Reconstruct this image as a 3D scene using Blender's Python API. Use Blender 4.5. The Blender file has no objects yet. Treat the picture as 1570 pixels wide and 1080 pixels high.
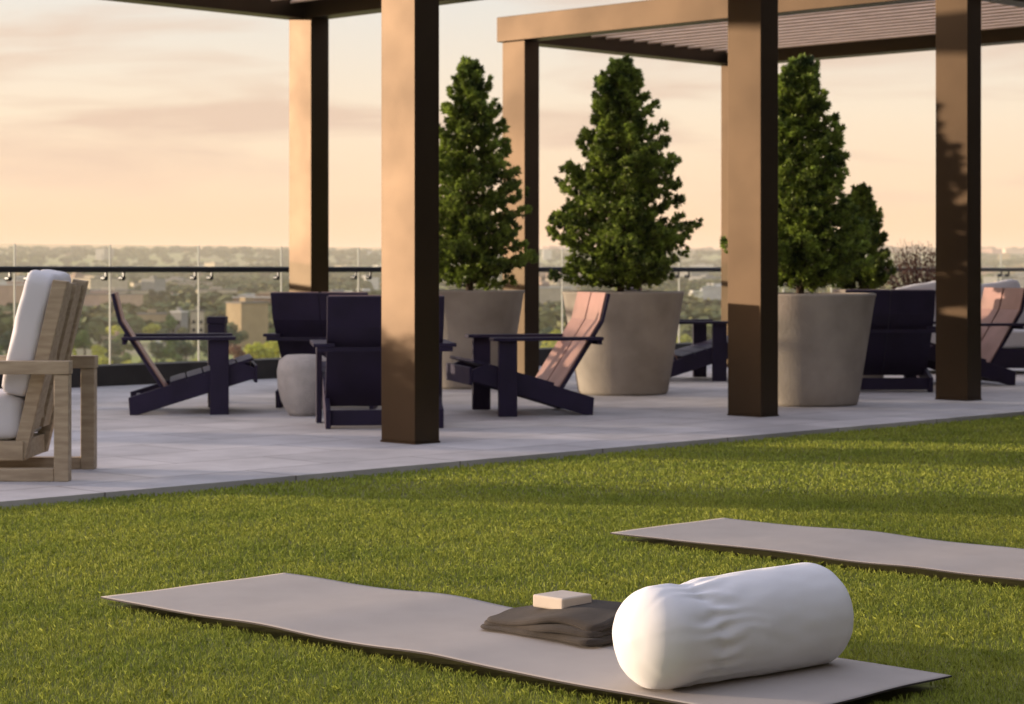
import bpy, math, random
import numpy as np
from mathutils import Vector, noise, Matrix

SC = bpy.context.scene
COL = SC.collection
R = math.radians

# ------------------------------------------------------------------ camera
CAM_H = 1.08
F_PX = 3304.0            # focal length in photo pixels (photo is 1570 wide)
HOR = 414.0              # horizon row in the photo
cd = bpy.data.cameras.new('camera')
cam = bpy.data.objects.new('camera', cd); COL.objects.link(cam)
cam.location = (0, 0, CAM_H); cam.rotation_euler = (R(90), 0, 0)
cd.sensor_width = 36; cd.lens = 36 * F_PX / 1570
cd.shift_y = -(540 - HOR) / 1570
cd.clip_start = 0.1; cd.clip_end = 30000
cd.dof.use_dof = True; cd.dof.focus_distance = 6.2; cd.dof.aperture_fstop = 8.0
SC.camera = cam

# ------------------------------------------------------------------ light
SUN_EL = R(4.5)
SUN_AZ = R(166)          # direction towards the sun, anticlockwise from +X
SUN = Vector((math.cos(SUN_AZ) * math.cos(SUN_EL), math.sin(SUN_AZ) * math.cos(SUN_EL), math.sin(SUN_EL)))
sl = bpy.data.lights.new('sun', 'SUN'); sl.energy = 5.0; sl.angle = R(0.9); sl.color = (1.0, 0.76, 0.55)
so = bpy.data.objects.new('sun', sl); COL.objects.link(so)
so.rotation_euler = SUN.to_track_quat('Z', 'Y').to_euler()

SC.view_settings.view_transform = 'Standard'; SC.view_settings.look = 'None'
SC.view_settings.exposure = 0.65; SC.view_settings.gamma = 1.0
SC.render.engine = 'CYCLES'
SC.cycles.use_denoising = True
SC.cycles.max_bounces = 8; SC.cycles.volume_bounces = 1
SC.cycles.transparent_max_bounces = 16
SC.cycles.sample_clamp_indirect = 6.0

def lin(r, g, b):
    f = lambda c: (c / 12.92) if c <= 0.04045 else ((c + 0.055) / 1.055) ** 2.4
    return (f(r / 255), f(g / 255), f(b / 255), 1)

world = bpy.data.worlds.new('World'); SC.world = world; world.use_nodes = True
wt = world.node_tree; wt.nodes.clear()
def wn(t, **k):
    n = wt.nodes.new(t)
    for a, b in k.items(): setattr(n, a, b)
    return n
def wmath(op, a, b=None, clamp=False):
    n = wn('ShaderNodeMath', operation=op, use_clamp=clamp)
    for i, v in enumerate((a, b)):
        if v is None: continue
        if isinstance(v, (int, float)): n.inputs[i].default_value = v
        else: wt.links.new(v, n.inputs[i])
    return n.outputs[0]
wo = wn('ShaderNodeOutputWorld'); bg = wn('ShaderNodeBackground')
wt.links.new(bg.outputs[0], wo.inputs[0])
sky = wn('ShaderNodeTexSky', sky_type='NISHITA'); sky.sun_disc = False
sky.sun_elevation = SUN_EL; sky.sun_rotation = R(90) - SUN_AZ
sky.air_density = 1.5; sky.dust_density = 3.0
tc = wn('ShaderNodeTexCoord')
sep = wn('ShaderNodeSeparateXYZ'); wt.links.new(tc.outputs['Generated'], sep.inputs[0])
ramp = wn('ShaderNodeValToRGB')
stops = [(0.0, (240, 188, 144)), (0.012, (252, 200, 150)), (0.035, (250, 216, 180)), (0.07, (243, 225, 200)),
         (0.125, (224, 222, 217)), (0.25, (214, 216, 222)), (0.5, (188, 194, 212)), (1.0, (165, 174, 202))]
el = ramp.color_ramp.elements
el[0].position, el[0].color = stops[0][0], lin(*stops[0][1])
el[1].position, el[1].color = stops[-1][0], lin(*stops[-1][1])
for p, c in stops[1:-1]:
    e = el.new(p); e.color = lin(*c)
for e in el:
    if e.position > .2: k = 1 + .75 * min(1, (e.position - .2) / .25); e.color = tuple(c * k for c in e.color[:3]) + (1,)
wt.links.new(sep.outputs['Z'], ramp.inputs[0])
# streaky sunset cloud, stretched along the horizon
mp = wn('ShaderNodeMapping'); mp.inputs['Scale'].default_value = (7, 7, 52); mp.inputs['Location'].default_value = (3.1, 0.4, 0.6)
wt.links.new(tc.outputs['Generated'], mp.inputs[0])
nz = wn('ShaderNodeTexNoise'); nz.inputs['Scale'].default_value = 1.0; nz.inputs['Detail'].default_value = 6; nz.inputs['Roughness'].default_value = .5
nz.inputs['Distortion'].default_value = .4
wt.links.new(mp.outputs[0], nz.inputs['Vector'])
cm = wn('ShaderNodeMapRange'); cm.inputs['From Min'].default_value = .47; cm.inputs['From Max'].default_value = .66
wt.links.new(nz.outputs['Fac'], cm.inputs['Value'])
fade = wn('ShaderNodeMapRange'); fade.inputs['From Min'].default_value = .02; fade.inputs['From Max'].default_value = .06
wt.links.new(sep.outputs['Z'], fade.inputs['Value'])
cf = wmath('MULTIPLY', wmath('MULTIPLY', cm.outputs[0], fade.outputs[0]), .75)
mx = wn('ShaderNodeMix', data_type='RGBA'); mx.inputs['B'].default_value = lin(214, 184, 166)
wt.links.new(cf, mx.inputs['Factor']); wt.links.new(ramp.outputs[0], mx.inputs['A'])
# warmer glow towards the sun
dp = wn('ShaderNodeVectorMath', operation='DOT_PRODUCT'); dp.inputs[1].default_value = SUN
wt.links.new(tc.outputs['Generated'], dp.inputs[0])
gl = wmath('POWER', wmath('MAXIMUM', dp.outputs['Value'], 0.0), 5.0)
glc = wn('ShaderNodeMix', data_type='RGBA', blend_type='ADD'); glc.inputs['B'].default_value = (1.0, .52, .22, 1)
wt.links.new(gl, glc.inputs['Factor']); wt.links.new(mx.outputs['Result'], glc.inputs['A'])
# the physical sky on top, weak
sk = wn('ShaderNodeMix', data_type='RGBA', blend_type='ADD'); sk.inputs['Factor'].default_value = 0.03
wt.links.new(glc.outputs['Result'], sk.inputs['A']); wt.links.new(sky.outputs[0], sk.inputs['B'])
wt.links.new(sk.outputs['Result'], bg.inputs['Color']); bg.inputs['Strength'].default_value = .655

# ------------------------------------------------------------------ site frame
# the terrace is laid out on two axes: a (away to the right) and b (away to the left)
ORI = Vector((-0.600, 13.31)); TH = math.atan2(.7133, .7009)
AX = Vector((math.cos(TH), math.sin(TH))); BX = Vector((-math.sin(TH), math.cos(TH)))
def S(a, b, z=0.0):
    p = ORI + AX * a + BX * b
    return Vector((p.x, p.y, z))

# ------------------------------------------------------------------ materials
MATS = {}
def mat(name, col, rough=.7, metal=0.0, spec=.4, var=0.0, vscale=8.0, bump=0.0, bscale=60.0, stretch=(1, 1, 1), col2=None, detail=5, sheen=0.0, island=0.0, trans=None):
    m = bpy.data.materials.new(name); m.use_nodes = True; t = m.node_tree; t.nodes.clear()
    out = t.nodes.new('ShaderNodeOutputMaterial'); p = t.nodes.new('ShaderNodeBsdfPrincipled')
    t.links.new(p.outputs[0], out.inputs[0])
    p.inputs['Roughness'].default_value = rough; p.inputs['Metallic'].default_value = metal
    p.inputs['Specular IOR Level'].default_value = spec
    if sheen: p.inputs['Sheen Weight'].default_value = sheen
    tcn = t.nodes.new('ShaderNodeTexCoord'); mpn = t.nodes.new('ShaderNodeMapping'); mpn.inputs['Scale'].default_value = stretch
    t.links.new(tcn.outputs['Object'], mpn.inputs[0])
    base = (*col[:3], 1); c2 = (*(col2 or [c * (1 - var) for c in col])[:3], 1)
    cur = None
    if var or col2:
        n = t.nodes.new('ShaderNodeTexNoise'); n.inputs['Scale'].default_value = vscale; n.inputs['Detail'].default_value = detail
        t.links.new(mpn.outputs[0], n.inputs['Vector'])
        mr = t.nodes.new('ShaderNodeMapRange'); mr.inputs['From Min'].default_value = .35; mr.inputs['From Max'].default_value = .65
        t.links.new(n.outputs['Fac'], mr.inputs['Value'])
        x = t.nodes.new('ShaderNodeMix'); x.data_type = 'RGBA'; x.inputs['A'].default_value = base; x.inputs['B'].default_value = c2
        t.links.new(mr.outputs[0], x.inputs['Factor']); cur = x.outputs['Result']
        rm = t.nodes.new('ShaderNodeMapRange'); rm.inputs['To Min'].default_value = max(rough - .08, .05); rm.inputs['To Max'].default_value = min(rough + .08, 1)
        t.links.new(n.outputs['Fac'], rm.inputs['Value']); t.links.new(rm.outputs[0], p.inputs['Roughness'])
    if island:
        g = t.nodes.new('ShaderNodeNewGeometry')
        mr = t.nodes.new('ShaderNodeMapRange'); mr.inputs['To Min'].default_value = 1 - island; mr.inputs['To Max'].default_value = 1 + island
        t.links.new(g.outputs['Random Per Island'], mr.inputs['Value'])
        hs = t.nodes.new('ShaderNodeHueSaturation'); t.links.new(mr.outputs[0], hs.inputs['Value'])
        if cur: t.links.new(cur, hs.inputs['Color'])
        else: hs.inputs['Color'].default_value = base
        cur = hs.outputs[0]
    if cur: t.links.new(cur, p.inputs['Base Color'])
    else: p.inputs['Base Color'].default_value = base
    if bump:
        b = t.nodes.new('ShaderNodeBump'); b.inputs['Strength'].default_value = bump; b.inputs['Distance'].default_value = .01
        n = t.nodes.new('ShaderNodeTexNoise'); n.inputs['Scale'].default_value = bscale; n.inputs['Detail'].default_value = 4
        t.links.new(mpn.outputs[0], n.inputs['Vector']); t.links.new(n.outputs['Fac'], b.inputs['Height'])
        t.links.new(b.outputs[0], p.inputs['Normal'])
    if trans:
        tr = t.nodes.new('ShaderNodeBsdfTranslucent'); ms = t.nodes.new('ShaderNodeMixShader'); ms.inputs[0].default_value = trans
        if cur: t.links.new(cur, tr.inputs[0])
        else: tr.inputs[0].default_value = base
        t.links.new(p.outputs[0], ms.inputs[1]); t.links.new(tr.outputs[0], ms.inputs[2]); t.links.new(ms.outputs[0], out.inputs[0])
    MATS[name] = m
    return m

M_BRONZE = mat('bronze_metal', (.070, .048, .029), rough=.47, metal=.85, var=.2, vscale=1.6, bump=.03, bscale=90)
M_SLAT = mat('pale_slat', (.84, .61, .42), rough=.6, var=.15, vscale=4)
M_PLUM = mat('dark_plum_board', (.020, .013, .042), rough=.6, spec=.3, var=.3, vscale=5)
M_SUNROSE = mat('painted_sun_rose', (.37, .205, .175), rough=.5, spec=.5, var=.2, vscale=5)  # rose colour painted in for sun glare on the dark boards
M_TEAK = mat('weathered_teak', (.43, .345, .235), rough=.65, col2=(.31, .24, .16), vscale=3, stretch=(2, 14, 14), bump=.15, bscale=30)
M_CUSH = mat('white_canvas', (.64, .63, .645), rough=.9, var=.06, vscale=4, bump=.25, bscale=300, sheen=.2)
M_BOLST = mat('white_cotton', (.77, .78, .80), rough=.9, var=.03, vscale=6, bump=.12, bscale=600, sheen=.2)
M_CONC = mat('grey_concrete', (.40, .35, .295), rough=.85, var=.28, vscale=3, bump=.3, bscale=45)
M_SOIL = mat('potting_soil', (.05, .035, .025), rough=1, var=.4, vscale=30, bump=.8, bscale=60)
M_MATC = mat('yoga_mat_rubber', (.39, .355, .322), rough=.8, var=.07, vscale=5, bump=.25, bscale=350)
M_MATB = mat('mat_edge_shade', (.05, .045, .045), rough=.9)  # dark sides and bottom stand in for shadow along the mat edge
M_TOWEL = mat('taupe_towel', (.052, .042, .033), rough=1, var=.25, vscale=14, bump=.5, bscale=350, sheen=.05)
M_BLOCK = mat('cream_foam', (.56, .49, .41), rough=.9, var=.06, vscale=20)
M_RAIL = mat('black_handrail', (.018, .02, .028), rough=.35, metal=.3, spec=.5)
M_STEEL = mat('brushed_steel', (.55, .55, .55), rough=.3, metal=1)
M_KERB = mat('dark_kerb_stone', (.035, .033, .033), rough=.8, var=.3, vscale=5)
M_BARK = mat('bark', (.09, .06, .04), rough=.95, var=.4, vscale=20, bump=.6, bscale=40)
M_NEEDLE = mat('conifer_needles', (.035, .065, .016), rough=.5, col2=(.36, .47, .085), vscale=7.0, detail=3, island=.6, trans=.22)  # noise mixes bright and dark green in place of sunlit and shaded tufts
M_TWIG = mat('dark_red_twigs', (.09, .045, .035), rough=.9, island=.4)
M_POUF = mat('pale_knit_pouf', (.52, .48, .45), rough=.95, var=.15, vscale=12, bump=.6, bscale=70)
M_CHAR = mat('blocker_charcoal', (.030, .029, .030), rough=.7, var=.3, vscale=1.5)
M_DARKGLASS = mat('dark_window_glass', (.01, .012, .015), rough=.12, spec=.5)

def glass_mat():
    m = bpy.data.materials.new('clear_glass'); m.use_nodes = True; t = m.node_tree; t.nodes.clear()
    out = t.nodes.new('ShaderNodeOutputMaterial'); g = t.nodes.new('ShaderNodeBsdfGlossy'); g.inputs['Roughness'].default_value = .02
    tr = t.nodes.new('ShaderNodeBsdfTransparent'); tr.inputs[0].default_value = (.93, .96, .95, 1)
    ms = t.nodes.new('ShaderNodeMixShader');     ms.inputs[0].default_value = .035; t.links.new(tr.outputs[0], ms.inputs[1]); t.links.new(g.outputs[0], ms.inputs[2])
    t.links.new(ms.outputs[0], out.inputs[0]); return m
M_GLASS = glass_mat()
M_EDGE = mat('frosted_glass_edge', (.48, .48, .44), rough=.8, spec=.2)

def paver_mat():
    m = mat('pale_pavers', (.50, .475, .49), rough=.75, spec=.3)
    t = m.node_tree; p = t.nodes['Principled BSDF']
    tcn = t.nodes['Texture Coordinate']
    br = t.nodes.new('ShaderNodeTexBrick'); br.offset = .5; br.inputs['Scale'].default_value = 1.0
    br.inputs['Mortar Size'].default_value = .006; br.inputs['Brick Width'].default_value = 1.2; br.inputs['Row Height'].default_value = .6
    br.inputs['Color1'].default_value = (.52, .50, .50, 1); br.inputs['Color2'].default_value = (.43, .415, .42, 1); br.inputs['Mortar'].default_value = (.20, .18, .18, 1)
    t.links.new(tcn.outputs['Object'], br.inputs['Vector'])
    n = t.nodes.new('ShaderNodeTexNoise'); n.inputs['Scale'].default_value = 1.3; n.inputs['Detail'].default_value = 7; n.inputs['Roughness'].default_value = .65
    t.links.new(tcn.outputs['Object'], n.inputs['Vector'])
    mr = t.nodes.new('ShaderNodeMapRange'); mr.inputs['From Min'].default_value = .3; mr.inputs['From Max'].default_value = .7; mr.inputs['To Min'].default_value = .70; mr.inputs['To Max'].default_value = 1.15
    t.links.new(n.outputs['Fac'], mr.inputs['Value'])
    hs = t.nodes.new('ShaderNodeHueSaturation'); t.links.new(br.outputs['Color'], hs.inputs['Color']); t.links.new(mr.outputs[0], hs.inputs['Value'])
    t.links.new(hs.outputs[0], p.inputs['Base Color'])
    b = t.nodes.new('ShaderNodeBump'); b.inputs['Strength'].default_value = .25; b.inputs['Distance'].default_value = .004
    n2 = t.nodes.new('ShaderNodeTexNoise'); n2.inputs['Scale'].default_value = 90; t.links.new(tcn.outputs['Object'], n2.inputs['Vector'])
    t.links.new(n2.outputs['Fac'], b.inputs['Height']); t.links.new(b.outputs[0], p.inputs['Normal'])
    return m
M_PAVE = paver_mat()

# ------------------------------------------------------------------ mesh helpers
class MB:
    def __init__(s): s.v = []; s.f = []
    def add(s, vs, fs):
        o = len(s.v); s.v += [tuple(v) for v in vs]; s.f += [tuple(i + o for i in f) for f in fs]; return s
    def box(s, x0, x1, y0, y1, z0, z1, M=None):
        vs = [Vector((x, y, z)) for z in (z0, z1) for y in (y0, y1) for x in (x0, x1)]
        if M: vs = [M @ v for v in vs]
        return s.add(vs, [(0, 2, 3, 1), (4, 5, 7, 6), (0, 1, 5, 4), (2, 6, 7, 3), (0, 4, 6, 2), (1, 3, 7, 5)])
    def prism(s, prof, y0, y1):                 # closed outline in x,z extruded along y
        n = len(prof)
        vs = [(x, y0, z) for x, z in prof] + [(x, y1, z) for x, z in prof]
        fs = [tuple(range(n)), tuple(range(2 * n - 1, n - 1, -1))]
        fs += [(i, i + n, (i + 1) % n + n, (i + 1) % n) for i in range(n)]
        return s.add(vs, fs)
    def tube(s, p0, p1, r0, r1=None, n=8):
        p0, p1 = Vector(p0), Vector(p1); r1 = r0 if r1 is None else r1
        d = (p1 - p0).normalized(); u = d.orthogonal().normalized(); w = d.cross(u)
        vs = [p + (u * math.cos(6.28318 * i / n) + w * math.sin(6.28318 * i / n)) * r for p, r in ((p0, r0), (p1, r1)) for i in range(n)]
        fs = [(i, (i + 1) % n, (i + 1) % n + n, i + n) for i in range(n)] + [tuple(range(n - 1, -1, -1)), tuple(range(n, 2 * n))]
        return s.add(vs, fs)
    def lathe(s, prof, n=48, cap=True):
        vs = [(r * math.cos(6.283185 * i / n), r * math.sin(6.283185 * i / n), z) for r, z in prof for i in range(n)]
        fs = [(k * n + i, k * n + (i + 1) % n, (k + 1) * n + (i + 1) % n, (k + 1) * n + i) for k in range(len(prof) - 1) for i in range(n)]
        if cap: fs += [tuple(range(n - 1, -1, -1))]
        return s.add(vs, fs)
    def build(s, name, m, parent=None, bevel=0.0, smooth=False, loc=None, rz=0.0, seg=2):
        me = bpy.data.meshes.new(name); me.from_pydata(s.v, [], s.f); me.update()
        o = bpy.data.objects.new(name, me); COL.objects.link(o); me.materials.append(m)
        if parent: o.parent = parent
        if loc is not None: o.location = loc
        if rz: o.rotation_euler.z = rz
        if bevel:
            b = o.modifiers.new('bevel', 'BEVEL'); b.width = bevel; b.segments = seg; b.limit_method = 'ANGLE'
        if smooth: me.polygons.foreach_set('use_smooth', [True] * len(me.polygons))
        return o

def tag(o, label=None, cat=None, group=None, kind=None):
    if label: o['label'] = label
    if cat: o['category'] = cat
    if group: o['group'] = group
    if kind: o['kind'] = kind
    return o
def empty(name, loc, rz=0.0, label=None, cat=None, group=None):
    o = bpy.data.objects.new(name, None); COL.objects.link(o); o.empty_display_size = .1
    o.location = loc; o.rotation_euler = (0, 0, rz)
    return tag(o, label, cat, group)
KIDS = {}
def copy_tree(o, parent=None):
    c = o.copy(); COL.objects.link(c)
    if parent: c.parent = parent
    for ch in list(o.children): copy_tree(ch, c)
    return c
def place_copy(src, loc, rz, label, group=None, scale=None):
    c = copy_tree(src); c.location = loc; c.rotation_euler = (0, 0, rz); c['label'] = label
    if group: c['group'] = group
    if scale: c.scale = scale
    return c
def np_mesh(name, verts, faces_n, nverts, m, parent=None):
    """verts (N,3) array of separate faces with nverts corners each"""
    me = bpy.data.meshes.new(name); N = len(verts); F = N // nverts
    me.vertices.add(N); me.vertices.foreach_set('co', verts.astype(np.float32).ravel())
    me.loops.add(N); me.loops.foreach_set('vertex_index', np.arange(N, dtype=np.int32))
    me.polygons.add(F); me.polygons.foreach_set('loop_start', np.arange(0, N, nverts, dtype=np.int32))
    me.polygons.foreach_set('loop_total', np.full(F, nverts, dtype=np.int32))
    me.update(calc_edges=True); me.validate()
    o = bpy.data.objects.new(name, me); COL.objects.link(o); me.materials.append(m)
    if parent: o.parent = parent
    return o

# ------------------------------------------------------------------ ground of the terrace
H = 24.0                                    # height of the terrace above the town
deck = MB().box(-14, 32, -1.02, 7.25, -H - 1, 0).build('deck', M_PAVE, loc=S(0, 0), rz=TH)
tag(deck, kind='structure')
kerb = MB().box(-14, 32, 6.95, 7.25, 0.0, .19).build('kerb', M_KERB, loc=S(0, 0), rz=TH, bevel=.01)
tag(kerb, kind='structure')
M_LAWN = mat('turf_base', (.17, .18, .035), rough=1, var=.4, vscale=40)
lawn = MB().box(-14, 24, -20, -1.022, -.6, -.039).build('lawn', M_LAWN, loc=S(0, 0), rz=TH)
tag(lawn, kind='structure')

# ------------------------------------------------------------------ pergolas
def pergola(name, a0, label, post_labels):
    root = empty(name, S(a0, 0), TH, label, 'pergola', 'bronze pergolas on the paved terrace')
    PA, PB, LA, LB, HB, HT = .209, .31, 3.455, 5.08, 3.35, 3.60
    for i, (a, b) in enumerate(((0, 0), (LA, 0), (0, LB), (LA, LB))):
        p = MB().box(a, a + PA, b, b + PB, 0.012, HB).build('post', M_BRONZE, root, bevel=.004)
        MB().box(a - .004, a + PA + .004, b - .004, b + PB + .004, 0, .012).build('base_plate', M_BRONZE, p)
    w = .22
    for a in (-.04, LA + PA + .04 - w):
        MB().box(a, a + w, -.04, LB + PB + .04, HB + .002, HT).build('beam', M_BRONZE, root, bevel=.004)
    for b in (-.04, LB + PB + .04 - w):
        MB().box(-.04 + w + .002, LA + PA + .04 - w - .002, b, b + w, HB + .002, HT).build('beam', M_BRONZE, root, bevel=.004)
    sl = MB(); n = 15; span = LA + PA - 2 * w + .08
    for i in range(n):
        c = -.04 + w + span * (i + .5) / n
        Mx = Matrix.Translation((c, 0, 3.53)) @ Matrix.Rotation(R(-42), 4, 'Y')
        sl.box(-.085, .085, w - .03, LB + PB - w + .03, -.008, .008, Mx)
    sl.build('louvre_roof', M_SLAT, root)
    return root
pergola('pergola', 0, 'bronze pergola whose front post stands before dark chairs, its roof mostly above the picture', None)
pergola('pergola', 6.205, 'bronze pergola at right with pale louvre roof and tan beam over the potted conifers', None)

# ------------------------------------------------------------------ railing
rail = empty('glass_railing', S(0, 7.08), TH, 'clear glass railing with black handrail on the dark kerb', 'railing')
MB().box(-9, 30, -.03, .03, 1.055, 1.112).build('handrail', M_RAIL, rail, bevel=.012)
# seam positions measured along a
s0 = -4.09
def a_of_px(px):
    k = (px - 785) / F_PX
    p0 = S(0, 7.08)
    return (k * p0.y - p0.x) / (AX.x - k * AX.y)
a_start = a_of_px(30); step = (a_of_px(312) - a_start) / 2
k0 = -4
seams = [a_start + step * k for k in range(k0, 26)]
for i in range(len(seams) - 1):
    g = MB().box(seams[i] + .008, seams[i + 1] - .008, .055, .067, .19, 1.315).build('glass_panel', M_GLASS, rail)
    MB().box(seams[i + 1] - .017, seams[i + 1] - .008, .050, .072, .192, 1.317).build('glass_edge', M_EDGE, g)
    for sx in (seams[i] + .10, seams[i + 1] - .10):
        m = MB().tube((sx, .0, 1.0), (sx, .055, 1.0), .022, n=10); m.box(sx - .009, sx + .009, -.009, .009, 1.0, 1.056)
        m.build('rail_bracket', M_RAIL, rail)

# ------------------------------------------------------------------ adirondack chairs
def bent_plate(prof, t):
    """open polyline (x,z) -> closed outline of thickness t"""
    pts = [Vector(p) for p in prof]; off = []
    for i, p in enumerate(pts):
        d = (pts[min(i + 1, len(pts) - 1)] - pts[max(i - 1, 0)]).normalized()
        off.append(p + Vector((-d.y, d.x)) * t)
    return [tuple(p) for p in pts] + [tuple(p) for p in reversed(off)]
def make_chair():
    r = empty('adirondack_chair', (0, 0, 0), 0, '', 'chair', 'dark slatted lounge chairs on the terrace')
    for s in (-1, 1):
        y0, y1 = sorted((s * .405, s * .445))
        MB().box(-.07, .07, y0, y1, 0, .555).build('leg', M_PLUM, r, bevel=.004)
        y0, y1 = sorted((s * .365, s * .402))
        MB().prism([(-.66, 0), (-.60, 0), (.26, .265), (.26, .345), (.17, .385), (-.67, .13)], y0, y1).build('seat_rail', M_PLUM, r, bevel=.004)
        y0, y1 = sorted((s * .34, s * .485))
        MB().prism([(-.72, .557), (.12, .557), (.12, .582), (-.72, .582)], y0, y1).build('armrest', M_PLUM, r, bevel=.004)
    st = MB()
    for k in range(5):
        x = .20 - k * .125; z = .385 - k * .125 * .29
        Mx = Matrix.Translation((x, 0, z)) @ Matrix.Rotation(R(-16.5), 4, 'Y')
        st.box(-.060, .060, -.402, .402, .0, .022, Mx)
    st.build('seat', M_PLUM, r, bevel=.003)
    MB().box(.262, .284, -.402, .402, .235, .365).build('front_apron', M_PLUM, r, bevel=.003)
    back = [(-.375, .15), (-.62, .53), (-.725, .70), (-.775, .905)]
    for s in (-1, 1):
        y0, y1 = sorted((s * .0015, s * .395))
        bd = MB().prism(bent_plate(back, .024), y0, y1).build('backrest', M_PLUM, r, bevel=.003)
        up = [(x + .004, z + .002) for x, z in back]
        f = MB().prism([(x, z) for x, z in bent_plate(up, -.010)], y0 + .012, y1 - .012).build('painted_sun_facing', M_SUNROSE, bd)  # thin added panel, coloured like sun on the dark backrest
    MB().box(-.715, -.685, -.46, .46, .525, .556).build('back_brace', M_PLUM, r, bevel=.003)
    MB().box(-.62, -.59, -.364, .364, .02, .125).build('rear_rail', M_PLUM, r, bevel=.003)
    return r
chair = make_chair()
def G(px, py):
    z = F_PX * CAM_H / (py - HOR); return Vector(((px - 785) / F_PX * z, z, 0))
chair.location = Vector((-2.25, 16.50, 0)); chair.rotation_euler.z = R(9)
chair['label'] = 'dark adirondack chair seen side-on facing right, leftmost before the glass railing'
place_copy(chair, Vector((-1.30, 17.40, 0)), R(76), 'dark adirondack chair seen from behind, left and farther of the pair beside the pouf')
place_copy(chair, Vector((-.945, 15.30, 0)), R(97), 'dark adirondack chair seen from behind, partly hidden by the front pergola post')
place_copy(chair, Vector((-.135, 16.25, 0)), R(194), 'dark adirondack chair with back coloured rosy as if sunlit, facing left, before the middle planter')
place_copy(chair, Vector((1.95, 21.3, 0)), R(8), 'dark adirondack chair half hidden behind the right side of the middle planter')
place_copy(chair, Vector((3.30, 19.65, 0)), R(91), 'dark adirondack chair seen from behind beside the right-hand planter')
place_copy(chair, Vector((3.96, 20.35, 0)), R(196), 'dark adirondack chair with back coloured rosy as if sunlit at the right picture edge, beyond the last post')

# small bollard
b = empty('bollard', Vector((-2.40, 17.55, 0)), 0, 'small square dark bollard standing just behind the side-on chair arm', 'bollard')
MB().box(-.07, .07, -.07, .07, 0, .64).build('shaft', M_PLUM, b, bevel=.004)
MB().box(-.078, .078, -.078, .078, .642, .70).build('cap', M_PLUM, b, bevel=.006)

# pouf
pm = MB().lathe([(.10, 0), (.13, .03), (.17, .11), (.195, .22), (.20, .33), (.185, .41), (.13, .448), (.02, .455)], 40)
pf = pm.build('pouf', M_POUF, smooth=True, loc=Vector((-1.545, 16.0, 0)))
tag(pf, 'pale rounded pouf on the paving between the two chairs seen from behind', 'pouf')

# ------------------------------------------------------------------ teak armchair at left
ac = empty('armchair', Vector((-2.66, 11.36, 0)), R(180), 'pale teak lounge armchair with white cushions at the left picture edge', 'armchair')
for s in (-1, 1):
    y0, y1 = sorted((s * .30, s * .38))
    MB().box(-.40, -.325, y0, y1, 0, .545).build('leg', M_TEAK, ac, bevel=.004)
    MB().box(.325, .40, y0, y1, 0, .545).build('leg', M_TEAK, ac, bevel=.004)
    MB().box(-.405, .405, y0 - .005, y1 + .005, .547, .615).build('armrest', M_TEAK, ac, bevel=.004)
    MB().box(-.323, .323, y0 + .004, y1 - .004, .0, .065).build('runner', M_TEAK, ac, bevel=.004)
    y0, y1 = sorted((s * .215, s * .285))
    MB().prism([(-.155, .10), (-.085, .10), (-.30, 1.03), (-.375, 1.02)], y0, y1).build('back_stile', M_TEAK, ac, bevel=.004)
MB().box(-.15, .38, -.298, .298, .10, .20).build('seat_frame', M_TEAK, ac, bevel=.004)
for zz, xx in ((.30, -.155), (.60, -.222), (.92, -.295)):
    MB().box(xx - .03, xx + .01, -.212, .212, zz, zz + .09).build('back_rail', M_TEAK, ac, bevel=.004)
bs = MB()
for y0, y1 in ((-.205, -.045), (.045, .205)):
    bs.prism([(-.178, .25), (-.158, .25), (-.335, 1.0), (-.355, 1.0)], y0, y1)
bs.build('back_slats', M_TEAK, ac)
def cushion(name, x0, x1, y0, y1, z0, z1, m, parent, rx=0.0, puff=.03, loc=(0, 0, 0), ry=0.0, seed=0):
    n = 14; mb = MB(); cx, cy, cz = (x0 + x1) / 2, (y0 + y1) / 2, (z0 + z1) / 2; hx, hy, hz = (x1 - x0) / 2, (y1 - y0) / 2, (z1 - z0) / 2
    me = bpy.data.meshes.new(name); import bmesh
    bm = bmesh.new(); bmesh.ops.create_cube(bm, size=2); bmesh.ops.subdivide_edges(bm, edges=bm.edges[:], cuts=9, use_grid_fill=True)
    for v in bm.verts:
        p = v.co.copy(); q = [p.x, p.y, p.z]
        sx = (1 - p.x ** 4 * .12) ; r = Vector((hx * p.x, hy * p.y, hz * p.z))
        e = 8.0; L = (abs(p.x) ** e + abs(p.y) ** e + abs(p.z) ** e) ** (1 / e)
        r /= L ** .9
        bul = (1 - p.x * p.x) * (1 - p.y * p.y) if hz <= min(hx, hy) else ((1 - p.z * p.z) * (1 - p.y * p.y))
        if hz <= min(hx, hy): r.z += math.copysign(puff * bul, p.z) * (abs(p.z) > .5)
        else: r.x += math.copysign(puff * bul, p.x) * (abs(p.x) > .5)
        r += Vector((1, 1, 1)) * (noise.noise(Vector((r.x * 7, r.y * 7, r.z * 7 + seed))) * .008)
        v.co = r
    bm.to_mesh(me); bm.free(); me.materials.append(m)
    me.polygons.foreach_set('use_smooth', [True] * len(me.polygons))
    o = bpy.data.objects.new(name, me); COL.objects.link(o)
    if parent: o.parent = parent
    o.location = (cx, cy, cz); o.rotation_euler = (rx, ry, 0)
    return o
cushion('seat_cushion', -.14, .42, -.29, .29, .203, .43, M_CUSH, ac, puff=.02)
cushion('back_cushion', -.235, -.085, -.285, .285, .42, 1.08, M_CUSH, ac, ry=R(-13), puff=.02, seed=4)

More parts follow.
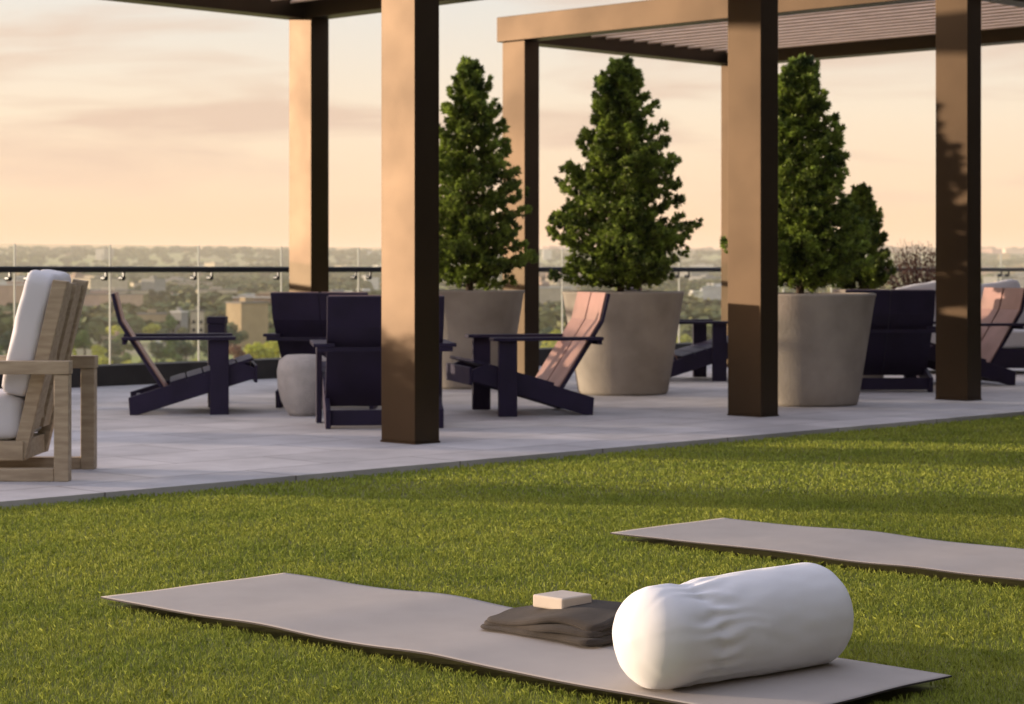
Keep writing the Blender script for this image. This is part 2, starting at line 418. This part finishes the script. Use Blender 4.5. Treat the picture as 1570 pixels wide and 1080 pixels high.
# ------------------------------------------------------------------ planters and conifers
def foliage_cone(rng, h0, h1, rb, nbr=80, lean=0.0, dens=1.0):
    """leaf quads on branches in a conical crown between heights h0 and h1"""
    V = []; BR = []; rs = np.random.RandomState(rng.randint(0, 9999))
    for k in range(nbr):
        t = (k + rng.random()) / nbr; t = t ** 1.15
        z = h0 + (h1 - h0) * t
        prof = (1 - t) ** .70 * .95 + .05
        prof *= min(1, .72 + t * 3.2)
        L = rb * prof * rng.uniform(.72, 1.16) + .02
        a = k * 2.39996 + rng.uniform(-.4, .4)
        up = rng.uniform(.12, .42) + t * .35
        d = np.array([math.cos(a), math.sin(a), up]); d /= np.linalg.norm(d)
        p0 = np.array([0, 0, z - .06]); BR.append((p0, p0 + d * L * .9))
        nc = int((11 + L * 62) * dens); nl = 27; M_ = nc * nl
        g = rs.normal
        sv = np.repeat(rs.uniform(.06, 1.0, nc) ** .72, nl); lat = np.repeat(g(0, .17, nc), nl)
        side = np.array([-math.sin(a), math.cos(a), 0]); sag = np.repeat(g(0, .020, nc), nl)
        c = p0 + np.outer(L * sv, d) + np.outer(lat * L * (1.15 - sv * .9), side); c[:, 2] += sag + .05 * L * sv ** 3
        out = d + side * 0 + np.outer(lat * 3.0, side) + np.array([0, 0, .30]); out /= np.linalg.norm(out, axis=1)[:, None]
        dv = out + g(0, .42, (M_, 3)); dv /= np.linalg.norm(dv, axis=1)[:, None]
        w = np.cross(dv, g(0, 1, (M_, 3))); w /= np.linalg.norm(w, axis=1)[:, None]
        ln = rs.uniform(.030, .060, M_)[:, None]; wd = rs.uniform(.0045, .0078, M_)[:, None]
        V.append(np.stack([c - w * wd * .5, c + dv * ln * .5 - w * wd, c + dv * ln, c + dv * ln * .5 + w * wd], 1).reshape(-1, 3))
    return np.concatenate(V), BR
def conifer(x, y, zb, h0, h1, rb, label, seed, nbr=95, dens=1.0, group='potted conifers on the terrace'):
    rng = random.Random(seed)
    root = empty('potted_conifer', Vector((x, y, zb)), 0, label, 'tree', group)
    V, BR = foliage_cone(rng, h0 - zb, h1 - zb, rb, nbr, dens=dens)
    tr = MB().tube((0, 0, 0), (0, 0, (h1 - zb) * .55), .034, .018, 10); tr.tube((0, 0, (h1 - zb) * .55), (0, 0, (h1 - zb) * .93), .018, .005, 8)
    for p0, p1 in BR: tr.tube(p0, p1, .008, .002, 4)
    tr.build('trunk', M_BARK, root, smooth=True)
    np_mesh('crown', V, None, 4, M_NEEDLE, root)
    return root
def make_planter(scale=1.0):
    r = empty('planter', (0, 0, 0), 0, '', 'planter', 'tapered concrete planters')
    MB().lathe([(.37, 0), (.385, .012), (.395, .03), (.528, .86), (.536, .875), (.534, .889), (.522, .893), (.492, .893), (.484, .885), (.470, .80), (.02, .80)], 72).build('pot', M_CONC, r, smooth=True)
    rr = MB().lathe([(.468, .835), (.30, .852), (.12, .858), (.001, .86)], 40, cap=False).build('soil', M_SOIL, r, smooth=True)
    return r
pl = make_planter(); P2 = Vector((.970, 18.83, 0)); pl.location = P2
pl['label'] = 'grey tapered concrete planter in the middle, behind the rosy-backed chair'
P1 = Vector((-.42, 19.85, 0)); P3 = Vector((2.385, 17.32, 0))
place_copy(pl, P1, .8, 'grey tapered concrete planter between the front post and the slim rear post')
place_copy(pl, P3, 2.1, 'grey tapered concrete planter standing just right of the middle pergola post')
conifer(P2.x - .02, P2.y, .855, .97, 2.93, .70, 'dense green cone-shaped conifer in the middle planter, whole crown in view', 3, 190)
conifer(P1.x + .03, P1.y, .855, .97, 3.02, .63, 'dense green conifer just right of the front pergola post', 8, 175)
conifer(P3.x - .07, P3.y, .855, .97, 2.80, .59, 'dense green conifer partly hidden by the middle pergola post', 15, 190)
sp = place_copy(pl, Vector((3.36, 20.7, 0)), 0, 'smaller concrete planter hidden behind the right-hand planter', scale=(.52, .52, 1.0))
conifer(3.36, 20.7, .855, .95, 1.90, .32, 'small pale green conifer, lower than the others, at far right behind', 22, 85)

# dark bare twig shrub behind
def twig_bush(x, y, z0, h, r, label, seed):
    rng = random.Random(seed); root = empty('twiggy_shrub', Vector((x, y, z0)), 0, label, 'shrub')
    mb = MB()
    for k in range(75):
        a = rng.uniform(0, 6.28); p = Vector((rng.uniform(-.1, .1), rng.uniform(-.1, .1), 0))
        d = Vector((math.cos(a) * rng.uniform(.1, .7), math.sin(a) * rng.uniform(.1, .7), 1)).normalized()
        for q in range(4):
            e = p + d * h * .28; mb.tube(p, e, .008 - q * .0015, .0065 - q * .0015, 4)
            p = e; d = (d + Vector((rng.gauss(0, .25), rng.gauss(0, .25), rng.gauss(0, .15)))).normalized()
    mb.build('twigs', M_TWIG, root)
    V = []
    for k in range(1500):
        a = rng.uniform(0, 6.28); rr = r * math.sqrt(rng.random()); z = h * (.35 + .65 * rng.random()) * (1 - .35 * (rr / r) ** 2)
        c = np.array([rr * math.cos(a), rr * math.sin(a), z]); u = np.random.RandomState(k).normal(size=3); u /= np.linalg.norm(u)
        w = np.cross(u, [.3, .5, .8]); w /= np.linalg.norm(w)
        V += [c, c + u * .02 - w * .009, c + u * .04, c + u * .02 + w * .009]
    np_mesh('leaves', np.array(V), None, 4, M_TWIG, root)
    MB().lathe([(.20, -z0), (.24, -.02), (.22, 0), (.02, 0)], 24).build('pot', M_CONC, root, smooth=True)
lp = place_copy(pl, Vector((-4.75, 14.50, 0)), 1.2, 'grey tapered concrete planter added unseen at left to shade the front post', scale=(1, 1, .72))  # unseen planter added to throw shade low on the front post
twig_bush(4.55, 24.2, .55, .80, .42, 'dark reddish twiggy shrub behind the far white sofa', 5)

# sofa
sf = empty('sofa', Vector((5.1, 22.7, 0)), R(-4), 'white cushioned outdoor sofa beyond the last pergola post', 'sofa')
MB().box(-1.05, 1.05, -.38, .40, .06, .26).build('base', M_PLUM, sf, bevel=.01)
MB().box(-1.05, 1.05, .405, .47, .06, .80).build('back_panel', M_PLUM, sf, bevel=.01)
for s in (-1, 1):
    x0, x1 = sorted((s * 1.052, s * 1.12)); MB().box(x0, x1, -.38, .47, .0, .60).build('armrest', M_PLUM, sf, bevel=.01)
for k in range(3):
    x0 = -1.04 + k * .695
    cushion('seat_cushion', x0, x0 + .685, -.38, .30, .265, .46, M_CUSH, sf, puff=.02, seed=k)
    o = cushion('back_cushion', -.09, .09, -.335, .335, .0, .56, M_CUSH, sf, puff=.05, seed=k + 9)
    o.location = (x0 + .342, .28, .66); o.rotation_euler = (R(-10), 0, R(90))

# ------------------------------------------------------------------ yoga mats
def yoga_mat(a, b0, L, W, label, crease, seed):
    nx, ny = 120, 36; t = .005; vs = []
    for j in range(ny + 1):
        for i in range(nx + 1):
            u, v = L * i / nx, W * j / ny
            z = .004 * noise.noise(Vector((u * 1.3 + seed, v * 1.1, 0))) + .006 * noise.noise(Vector((u * 2.6 + seed, v * .6, 3.3)))
            z += .010 * math.exp(-((u - crease) / .22) ** 2) * (0.6 + .5 * v / W)
            z += .006 * math.exp(-((u - crease - .75) / .18) ** 2) * (1.1 - v / W)
            ed = min(u, L - u); z += .004 * math.exp(-ed / .05) * noise.noise(Vector((v * 4, seed, u)))
            wob = .006 * noise.noise(Vector((u * 1.7, seed, 0)))
            vs.append((u, v + wob, z))
    n = len(vs); top = list(vs); bot = [(x, y, z - t) for x, y, z in vs]; w = nx + 1
    fs = []
    for j in range(ny):
        for i in range(nx):
            q = (j * w + i, j * w + i + 1, (j + 1) * w + i + 1, (j + 1) * w + i)
            fs += [q, tuple(n + k for k in reversed(q))]
    for i in range(nx):
        fs += [(i + 1, i, n + i, n + i + 1), (ny * w + i, ny * w + i + 1, n + ny * w + i + 1, n + ny * w + i)]
    for j in range(ny):
        fs += [(j * w, (j + 1) * w, n + (j + 1) * w, n + j * w), ((j + 1) * w + nx, j * w + nx, n + j * w + nx, n + (j + 1) * w + nx)]
    o = MB().add(top + bot, fs).build('yoga_mat', M_MATC, smooth=False)
    o.data.polygons.foreach_set('use_smooth', [k < nx * ny * 2 for k in range(len(o.data.polygons))])
    o.data.materials.append(M_MATB)
    for k, p in enumerate(o.data.polygons):
        if k >= nx * ny * 2 or k % 2: p.material_index = 1
    # local u runs along -b, v along +a
    o.location = (a.x, a.y, .001); o.rotation_euler.z = TH - R(90)
    return tag(o, label, 'yoga mat', 'taupe yoga mats on the lawn')
m1 = yoga_mat(G(153, 915), 0, 2.78, .785, 'taupe yoga mat in front carrying the white bolster and folded towel', .85, 1.7)
m2 = yoga_mat(G(935, 818), 0, 2.85, .74, 'empty taupe yoga mat behind, running off the right picture edge', .75, 7.2)
MAT_Z = .005

# ------------------------------------------------------------------ bolster
def bolster():
    c0 = Vector((.368, 5.54, 0)); c1 = Vector((.812, 5.92, 0)); ax = (c1 - c0); L0 = ax.length; ax.normalize()
    Lt = L0 + .17; nu, nv = 150, 128; vs = []
    for i in range(nu + 1):
        s = i / nu
        x = -Lt / 2 + Lt * s
        for j in range(nv):
            th = 2 * math.pi * j / nv
            # profile: cap radius at both ends, slightly smaller left lobe, gather at x0
            eL = min(1.0, (x + Lt / 2) / .10); eR = min(1.0, (Lt / 2 - x) / .085)
            cap = math.sqrt(max(0.0, 1 - (1 - eL) ** 2.4)) * math.sqrt(max(0.0, 1 - (1 - eR) ** 2.4))
            r = .133 + .010 * (1 / (1 + math.exp(-(x + .04) / .05)))
            g = -Lt / 2 + .20 + .014 * math.sin(th * 2 + .5)
            d = (x - g)
            pinch = math.exp(-(d / .042) ** 2)
            r -= .0095 * pinch * (1 + .4 * math.sin(th + 1.0))
            # gathered folds radiating from the pinch, longer on the body side
            amp = math.exp(-abs(d) / (.060 if d > 0 else .045))
            fold = 0
            ww = th * 9 + 2.2 * noise.noise(Vector((math.cos(th) * 1.5, math.sin(th) * 1.5, 2.0)))
            fold += .0055 * math.sin(ww * 2.3 + 4 * noise.noise(Vector((x * 9, math.cos(th) * 2, math.sin(th) * 2))))
            fold += .0045 * noise.noise(Vector((x * 18, math.cos(th) * 7, math.sin(th) * 7)))
            r += fold * amp
            r += .0035 * noise.noise(Vector((x * 5, math.cos(th) * 1.6, math.sin(th) * 1.6 + 4)))
            r += .0016 * noise.noise(Vector((x * 13, math.cos(th) * 4, math.sin(th) * 4 + 9)))
            rr = r * cap
            y = rr * math.cos(th); z = rr * math.sin(th)
            zb = -.125
            if z < zb: z = zb + (z - zb) * .12; y *= 1.03
            vs.append((x, y, z))
    fs = [(i * nv + j, i * nv + (j + 1) % nv, (i + 1) * nv + (j + 1) % nv, (i + 1) * nv + j) for i in range(nu) for j in range(nv)]
    o = MB().add(vs, fs).build('bolster', M_BOLST, smooth=True)
    mid = (c0 + c1) / 2
    o.location = (mid.x, mid.y, MAT_Z + .128); o.rotation_euler.z = math.atan2(ax.y, ax.x)
    return tag(o, 'plump white cotton bolster with gathered end lying across the front mat', 'bolster')
bolster()

# ------------------------------------------------------------------ folded towel + block
def towel():
    root = empty('folded_towel', Vector((.165, 6.39, MAT_Z)), TH - R(90), 'dark taupe towel folded in layers on the front mat beside the bolster', 'towel')
    # local x along -b (towards the bolster), local y along +a
    L, W = .48, .31; n = 48; m = 28; lay = 3; t = .029
    for k in range(lay):
        vs = []
        for side in (1, 0):
            for j in range(m + 1):
                for i in range(n + 1):
                    u, v = i / n, j / m; u -= .85 * math.sin(6.28318 * u) / 6.28318; v -= .85 * math.sin(6.28318 * v) / 6.28318
                    x = (u - .5) * L * (1 - .03 * k) + .016 * noise.noise(Vector((k * 3.1, v * 3, 0)))
                    y = (v - .5) * W * (1 - .03 * k) + .020 * noise.noise(Vector((u * 2.5, k * 2.7, 5)))
                    cu = max(0, abs(u - .5) * 2 - .86) / .14; cv = max(0, abs(v - .5) * 2 - .80) / .20; x *= 1 - .06 * cv * cv; y *= 1 - .09 * cu * cu
                    ev = min(v, 1 - v) * W; eu = min(u, 1 - u) * L
                    rnd = math.sqrt(max(0, 1 - max(0, 1 - ev / .022) ** 2)) * math.sqrt(max(0, 1 - max(0, 1 - eu / .016) ** 2))
                    q = min(1, u / .5); te = t * (.58 + .42 * q * q * (3 - 2 * q)) * (.86 + .14 * min(1, v / .4))
                    zc = k * te * .93 + te / 2 + .5 * te * (.92 if side else -.92) * rnd
                    wav = (.007 * noise.noise(Vector((u * 3.0, v * 1.5, k * .35))) + .006 * math.sin(u * 9 + k * .5) * (1 - v)) * (k / lay + .1)
                    zc += max(wav, -.004 * k) - .022 * (k / lay) * (1 - v) ** 3 * (.6 + .4 * math.sin(u * 7))
                    vs.append((x, y, max(zc, .0015)))
        w = n + 1; N = w * (m + 1); fs = []
        for j in range(m):
            for i in range(n):
                q = (j * w + i, j * w + i + 1, (j + 1) * w + i + 1, (j + 1) * w + i)
                fs += [q, tuple(N + c for c in reversed(q))]
        for i in range(n): fs += [(i + 1, i, N + i, N + i + 1), (m * w + i, m * w + i + 1, N + m * w + i + 1, N + m * w + i)]
        for j in range(m): fs += [(j * w, (j + 1) * w, N + (j + 1) * w, N + j * w), ((j + 1) * w + n, j * w + n, N + j * w + n, N + (j + 1) * w + n)]
        MB().add(vs, fs).build('fold', M_TOWEL, root, smooth=True)
    return root
towel()
bl = MB().box(-.065, .065, -.062, .062, 0, .038).build('yoga_block', M_BLOCK, bevel=.006, seg=3, loc=Vector((.15, 6.42, MAT_Z + .071)), rz=TH)
tag(bl, 'small cream block resting on top of the folded dark towel', 'block')

# ------------------------------------------------------------------ grass blades
def grass():
    rs = np.random.RandomState(11)
    out = []
    def in_mat(P, o, L, W):
        c, s = math.cos(o.rotation_euler.z), math.sin(o.rotation_euler.z)
        dx = P[:, 0] - o.location.x; dy = P[:, 1] - o.location.y
        u = dx * c + dy * s; v = -dx * s + dy * c
        return (u > .01) & (u < L - .01) & (v > .01) & (v < W - .01)
    for (z0, z1, dens, w) in ((4.6, 7.4, 19000, .0026), (7.4, 10.5, 12000, .0038), (10.5, 19, 4200, .0075)):
        ext = z1 * .27 + 1.9
        n = int(dens * (2 * ext) * (z1 - z0))
        P = np.stack([rs.uniform(-ext, ext, n), rs.uniform(z0, z1, n)], 1)
        rel = P - np.array([ORI.x, ORI.y]); bb = rel @ np.array([BX.x, BX.y])
        # clumpy pile: thin out by a cheap noise of sines
        cl = np.sin(P[:, 0] * 61 + 3 * np.sin(P[:, 1] * 23)) * np.sin(P[:, 1] * 57 + 3 * np.sin(P[:, 0] * 29))
        keep = (bb < -1.03) & ((np.abs(P[:, 0]) < P[:, 1] * .27 + .25) | ((np.abs(P[:, 0]) < P[:, 1] * .27 + 1.9) & (rs.rand(n) < .5))) & (rs.rand(n) < .72 + .28 * cl)
        keep &= ~in_mat(P, m1, 2.78, .785) & ~in_mat(P, m2, 2.85, .74)
        P = P[keep]; cl = cl[keep]; n = len(P)
        h = rs.uniform(.012, .024, n) * (1 + .18 * cl); a = rs.uniform(0, 6.283, n); lean = rs.uniform(.1, .85, n)
        d = np.stack([np.cos(a), np.sin(a)], 1); ww = w * rs.uniform(.6, 1.3, n)
        az = rs.uniform(0, 6.283, n); wv = np.stack([np.cos(az), np.sin(az)], 1) * ww[:, None] / 2
        z = np.zeros(n)
        base = np.c_[P, z]
        mid = np.c_[P + d * (lean * h * .35)[:, None], h * .6]; tip = np.c_[P + d * (lean * h * 1.1)[:, None], h * (1.05 - lean * .3)]
        wv3 = np.c_[wv, z]
        out.append(np.stack([base - wv3, base + wv3, mid + wv3 * .8, tip, mid - wv3 * .8], 1).reshape(-1, 3))
    V = np.concatenate(out)
    m = mat('turf_blades', (.35, .39, .068), rough=.65, spec=.15, island=.32, trans=.30, col2=(.25, .31, .052), vscale=1.6)
    o = np_mesh('grass', V, None, 5, m)
    o.location.z = -.035
    return tag(o, 'short green turf covering the lawn', 'grass', kind='stuff')
grass()

# ------------------------------------------------------------------ added dark block, unseen at right, put in to shade terrace and post sides
bd = empty('added_light_blocker', S(0, 0), TH, 'dark charcoal light blocker added beside the lawn, unseen right of the view', 'building')
# wall faces in site coordinates
o = Vector((4.5, 14.9)) - ORI; pa, pb = o.dot(AX), o.dot(BX)
MB().box(pa, pa + 24, -13.19, pb, -.6, 6.5).build('wall', M_CHAR, bd)
MB().box(pa - .3, pa + 24.3, -12.88, pb + .3, 6.502, 6.8).build('roof', M_CHAR, bd, bevel=.02)
MB().box(-16, 24, -26, -13.2, -.6, 8.5).build('wall', M_CHAR, bd)
MB().box(-16.3, 24.3, -26.3, -12.9, 8.502, 8.8).build('roof', M_CHAR, bd, bevel=.02)
for k in range(12):
    MB().box(-15 + k * 3, -13 + k * 3, -13.198, -13.15, .1, 2.6).build('window', M_DARKGLASS, bd)
for k in range(6):
    MB().box(pa - .02, pa - .002, pb - 1.8 - k * 2.2, pb - .4 - k * 2.2, .3, 2.9).build('window', M_DARKGLASS, bd)

# ------------------------------------------------------------------ landscape
def th(x, y):
    r = math.hypot(x, y)
    z = -H
    k = min(1, max(0, (r - 900) / 2500))
    z += k * (10 + 16 * noise.noise(Vector((x / 900, y / 900, 1.5)))) * .8
    k = min(1, max(0, (r - 3800) / 3500)); k = k * k * (3 - 2 * k)
    z += k * (70 + 14 * noise.noise(Vector((x / 1500, y / 1500, 7))) + 5 * noise.noise(Vector((x / 350, y / 350, 2))))
    return z
def terrain():
    radii = [0.0] + [40 * (9000 / 40) ** (i / 79) for i in range(80)]; na = 300; vs = []
    for r in radii[1:]:
        for i in range(na):
            a = 2 * math.pi * i / na; x, y = r * math.cos(a), r * math.sin(a); vs.append((x, y, th(x, y)))
    fs = [(k * na + i, k * na + (i + 1) % na, (k + 1) * na + (i + 1) % na, (k + 1) * na + i) for k in range(79) for i in range(na)]
    fs.append(tuple(range(na - 1, -1, -1)))
    m = mat('town_ground', (.38, .40, .09), rough=1, col2=(.42, .34, .20), vscale=.012, detail=8)
    o = MB().add(vs, fs).build('terrain', m, smooth=True)
    return tag(o, kind='structure')
terrain()
def far(px, py):
    d = F_PX * (CAM_H + H) / (py - HOR); x = (px - 785) / F_PX * d
    return Vector((x, d, th(x, d)))

def shade_shrub():  # unseen foliage added to break up the planter's shadow edge
    rs = np.random.RandomState(4); root = empty('shade_shrub', Vector((-4.75, 14.50, .60)), 0, 'low rounded green shrub added in the unseen left planter to shade the front post', 'shrub')
    V = []
    for k in range(5200):
        a = rs.uniform(0, 6.283); r = .58 * math.sqrt(rs.rand()); z = (.40 + .05 * math.sin(a * 3)) * math.sqrt(max(0, 1 - (r / .62) ** 2)) * rs.uniform(.1, 1.0)
        c = np.array([r * math.cos(a), r * math.sin(a), z]); u = rs.normal(size=3); u /= np.linalg.norm(u); w = np.cross(u, [.3, .5, .8]); w /= np.linalg.norm(w)
        V += [c, c + u * .025 - w * .012, c + u * .05, c + u * .025 + w * .012]
    np_mesh('leaves', np.array(V), None, 4, M_NEEDLE, root)
    MB().tube((0, 0, -.05), (0, 0, .2), .03, .015).build('stem', M_BARK, root)
shade_shrub()
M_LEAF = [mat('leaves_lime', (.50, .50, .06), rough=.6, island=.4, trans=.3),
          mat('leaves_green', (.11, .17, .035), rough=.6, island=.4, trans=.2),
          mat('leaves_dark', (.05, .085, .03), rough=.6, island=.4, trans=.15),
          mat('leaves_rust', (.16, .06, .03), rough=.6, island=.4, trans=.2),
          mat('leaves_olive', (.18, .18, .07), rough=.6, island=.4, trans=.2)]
def blob_leaves(rs, R_, Hh, n, size, lobes=7):
    V = []
    cs = [(rs.normal(0, R_ * .42), rs.normal(0, R_ * .42), Hh * rs.uniform(.38, .85), R_ * rs.uniform(.35, .6)) for _ in range(lobes)]
    for k in range(n):
        cx, cy, cz, cr = cs[rs.randint(lobes)]
        u = rs.normal(size=3); u /= np.linalg.norm(u); c = np.array([cx, cy, cz]) + u * cr * rs.uniform(.7, 1.05)
        w = rs.normal(size=3); t1 = np.cross(u + w * .5, [.2, .4, .9]); t1 /= np.linalg.norm(t1); t2 = np.cross(u + w * .3, t1); t2 /= np.linalg.norm(t2)
        s = size * rs.uniform(.6, 1.3)
        V += [c - t1 * s, c - t2 * s * .7, c + t1 * s, c + t2 * s * .7]
    return np.array(V)
def make_tree(mi, seed):
    rs = np.random.RandomState(seed); r = empty('broadleaf_tree', (0, 0, 0), 0, '', 'tree', 'trees in the town below the terrace')
    np_mesh('crown', blob_leaves(rs, 3.2, 8.0, 900, .42), None, 4, M_LEAF[mi], r)
    t = MB().tube((0, 0, -.5), (0, 0, 4.5), .28, .16, 8)
    for q in range(5):
        a = q * 1.3; t.tube((0, 0, 2.5 + q * .3), (1.6 * math.cos(a), 1.6 * math.sin(a), 5.0 + q * .3), .12, .05, 6)
    t.build('trunk', M_BARK, r)
    return r
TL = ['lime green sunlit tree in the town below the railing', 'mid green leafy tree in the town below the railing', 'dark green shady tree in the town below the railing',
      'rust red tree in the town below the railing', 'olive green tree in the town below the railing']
TREES = [None] * 5
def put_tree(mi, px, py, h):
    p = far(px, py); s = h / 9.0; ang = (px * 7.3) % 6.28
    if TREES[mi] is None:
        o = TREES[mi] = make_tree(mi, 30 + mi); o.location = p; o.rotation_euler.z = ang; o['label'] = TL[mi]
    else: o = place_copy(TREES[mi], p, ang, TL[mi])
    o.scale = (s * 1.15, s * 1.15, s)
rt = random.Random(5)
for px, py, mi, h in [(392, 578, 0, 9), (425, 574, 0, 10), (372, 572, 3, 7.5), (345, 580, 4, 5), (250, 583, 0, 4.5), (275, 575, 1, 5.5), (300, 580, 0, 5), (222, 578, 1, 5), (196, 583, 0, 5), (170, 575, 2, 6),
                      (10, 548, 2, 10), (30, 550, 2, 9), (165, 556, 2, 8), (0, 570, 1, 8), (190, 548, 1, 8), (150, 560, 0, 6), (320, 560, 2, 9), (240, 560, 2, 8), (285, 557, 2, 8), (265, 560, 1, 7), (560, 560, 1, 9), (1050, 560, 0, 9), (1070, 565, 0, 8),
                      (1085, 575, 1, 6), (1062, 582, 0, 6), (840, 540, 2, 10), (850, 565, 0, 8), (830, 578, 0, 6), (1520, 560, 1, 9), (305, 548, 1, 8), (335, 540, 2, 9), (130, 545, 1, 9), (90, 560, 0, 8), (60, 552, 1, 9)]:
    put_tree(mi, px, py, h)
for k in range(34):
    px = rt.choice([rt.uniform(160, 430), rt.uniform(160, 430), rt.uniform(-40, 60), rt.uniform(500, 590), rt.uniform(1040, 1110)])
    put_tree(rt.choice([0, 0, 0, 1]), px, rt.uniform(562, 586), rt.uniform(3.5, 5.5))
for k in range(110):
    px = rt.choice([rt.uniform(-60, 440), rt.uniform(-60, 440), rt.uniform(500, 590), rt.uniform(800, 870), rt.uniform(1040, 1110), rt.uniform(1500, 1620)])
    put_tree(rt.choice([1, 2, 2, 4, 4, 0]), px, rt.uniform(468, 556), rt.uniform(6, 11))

WALLS = {'tan': (.42, .31, .18), 'cream': (.62, .52, .38), 'white': (.72, .68, .62), 'brown': (.24, .15, .09), 'grey': (.30, .29, .28), 'pink': (.50, .34, .26)}
WM = {k: mat('render_' + k, v, rough=.85, var=.12, vscale=.3) for k, v in WALLS.items()}
M_ROOF = mat('flat_roof_grey', (.20, .18, .17), rough=.9); M_ROOFW = mat('flat_roof_white', (.65, .63, .6), rough=.9)
def building(p, w, d, h, rz, colr, label, windows=True, white=False, group='buildings of the town below'):
    r = empty('town_building', p, rz, label, 'building', group)
    MB().box(-w / 2, w / 2, -d / 2, d / 2, -3, h).build('wall', WM[colr], r)
    rf = MB().box(-w / 2 - .3, w / 2 + .3, -d / 2 - .3, d / 2 + .3, h + .002, h + .5).build('roof', M_ROOFW if white else M_ROOF, r)
    MB().box(-w / 6, w / 8, -d / 6, d / 5, h + .502, h + 1.9).build('roof_box', WM[colr], rf)
    if windows:
        fl = max(1, int(h / 3.1)); nw = max(2, int(w / 3.4))
        for f in range(fl):
            for q in range(nw):
                cx = -w / 2 + w * (q + .5) / nw; z = 1.0 + f * 3.1
                MB().box(cx - .7, cx + .7, -d / 2 - .05, -d / 2 + .05, z, z + 1.5).build('window', M_DARKGLASS, r)
            nd = max(2, int(d / 3.4))
            for q in range(nd):
                cy = -d / 2 + d * (q + .5) / nd; z = 1.0 + f * 3.1
                MB().box(-w / 2 - .05, -w / 2 + .05, cy - .6, cy + .6, z, z + 1.5).build('window', M_DARKGLASS, r)
    return r
def bpx(x0, x1, ytop, ybase, colr, label, rz=R(-28), white=False):
    p = far((x0 + x1) / 2, ybase); sc = p.y / F_PX; h = (ybase - ytop) * sc; wd = (x1 - x0) * sc
    w = wd / (abs(math.cos(rz)) + .8 * abs(math.sin(rz))); building(p, w, w * .8, h, rz, colr, label, white=white, windows=(x1 - x0 < 60))
bpx(208, 259, 482, 515, 'tan', 'wide tan flat-roofed building seen above the arm of the side-on chair', R(10))
bpx(262, 288, 479, 514, 'grey', 'small grey building with white roof, third from the tan block', R(-30), True)
bpx(291, 314, 478, 513, 'cream', 'narrow cream building just left of the dark bollard top', R(8))
bpx(347, 411, 465, 532, 'tan', 'tall tan block with shaded right side, left of the far pergola post', R(42))
bpx(-8, 32, 486, 522, 'tan', 'tan building at the left picture edge behind the armchair', R(5))
bpx(150, 176, 506, 532, 'cream', 'small cream house low behind the teak armchair back', R(-20))
bpx(168, 192, 518, 545, 'pink', 'small pink house low beside the teak armchair back', R(30))
bpx(822, 868, 428, 470, 'pink', 'pale pink building between the slim rear post and middle conifer', R(12))
bpx(1056, 1070, 452, 486, 'white', 'thin pale tower right of the middle planter', R(20))
bpx(1082, 1100, 450, 488, 'cream', 'cream tower beside the middle pergola post', R(15))
for q, (x0, x1, y0, y1, c) in enumerate(((88, 112, 512, 536, 'white'), (232, 252, 528, 548, 'white'), (268, 290, 534, 552, 'cream'), (318, 336, 520, 542, 'cream'), (196, 210, 500, 518, 'white'), (520, 548, 500, 524, 'tan'), (1058, 1072, 520, 540, 'cream'))):
    bpx(x0, x1, y0, y1, c, ('low %s house among the trees below the ' % c) + ('left end of the railing', 'side-on chair arm', 'side-on chair seat', 'dark bollard', 'side-on chair back', 'front pergola post', 'chair behind the middle planter')[q], R(-25 + 11 * q), q % 2 == 0)
bpx(1515, 1545, 440, 470, 'cream', 'cream building above the far sofa', R(15))
for k in range(150):
    px = rt.choice([rt.uniform(-60, 440), rt.uniform(-60, 440), rt.uniform(500, 590), rt.uniform(820, 870), rt.uniform(1040, 1110), rt.uniform(1500, 1620)])
    py = 421 + 75 * rt.random() ** 1.7; c = rt.choice(list(WALLS)); p = far(px, py)
    w = rt.uniform(10, 28) * (1 + p.y / 5000)
    building(p, w, w * rt.uniform(.5, .9), rt.choice([5, 7, 7, 10, 14]) * (1 + p.y / 6000), R(rt.uniform(-50, 50)), c, 'small %s flat-roofed building far off in the hazy town' % c, windows=False, white=rt.random() < .3, group='distant buildings in the hazy town')

def woodland():
    rs = np.random.RandomState(77)
    V = blob_leaves(rs, 4.5, 7.5, 46, 1.9, 4)
    pts = []
    while len(pts) < 23000:
        r = 620 * (7800 / 620) ** rs.rand(); a = rs.uniform(-.58, .58)
        x, y = r * math.sin(a), r * math.cos(a)
        dn = noise.noise(Vector((x / 140, y / 140, 0)))
        if dn > -.08 + .3 * rs.rand(): pts.append((x, y, th(x, y) - .5, r))
    me = bpy.data.meshes.new('woodland')
    out = []
    for (x, y, z, r) in pts:
        s = rs.uniform(.6, 1.25) * (1 + r / 5000); a = rs.uniform(0, 6.28); c, sn = math.cos(a), math.sin(a)
        W = V @ np.array([[c, sn, 0], [-sn, c, 0], [0, 0, 1]]) * np.array([s * 1.3, s * 1.3, s]) + np.array([x, y, z]); out.append(W)
    m = mat('woodland_leaves', (.09, .12, .04), rough=.8, col2=(.18, .165, .06), vscale=.01, island=.35)
    o = np_mesh('woodland', np.concatenate(out), None, 4, m)
    return tag(o, 'mass of hazy olive trees spreading to the horizon', 'woodland', kind='stuff')
woodland()

# ------------------------------------------------------------------ haze
hz = MB().box(-9800, 9800, -9800, 9800, -H - 6, 110)
hm = bpy.data.materials.new('haze'); hm.use_nodes = True; ht = hm.node_tree; ht.nodes.clear()
ho = ht.nodes.new('ShaderNodeOutputMaterial'); hv = ht.nodes.new('ShaderNodeVolumePrincipled')
hv.inputs['Color'].default_value = (1.0, .90, .80, 1); hv.inputs['Density'].default_value = .00010
hv.inputs['Anisotropy'].default_value = .0
ht.links.new(hv.outputs[0], ho.inputs['Volume'])
ho2 = hz.build('haze', hm); tag(ho2, 'warm evening haze over the town', 'haze', kind='stuff')
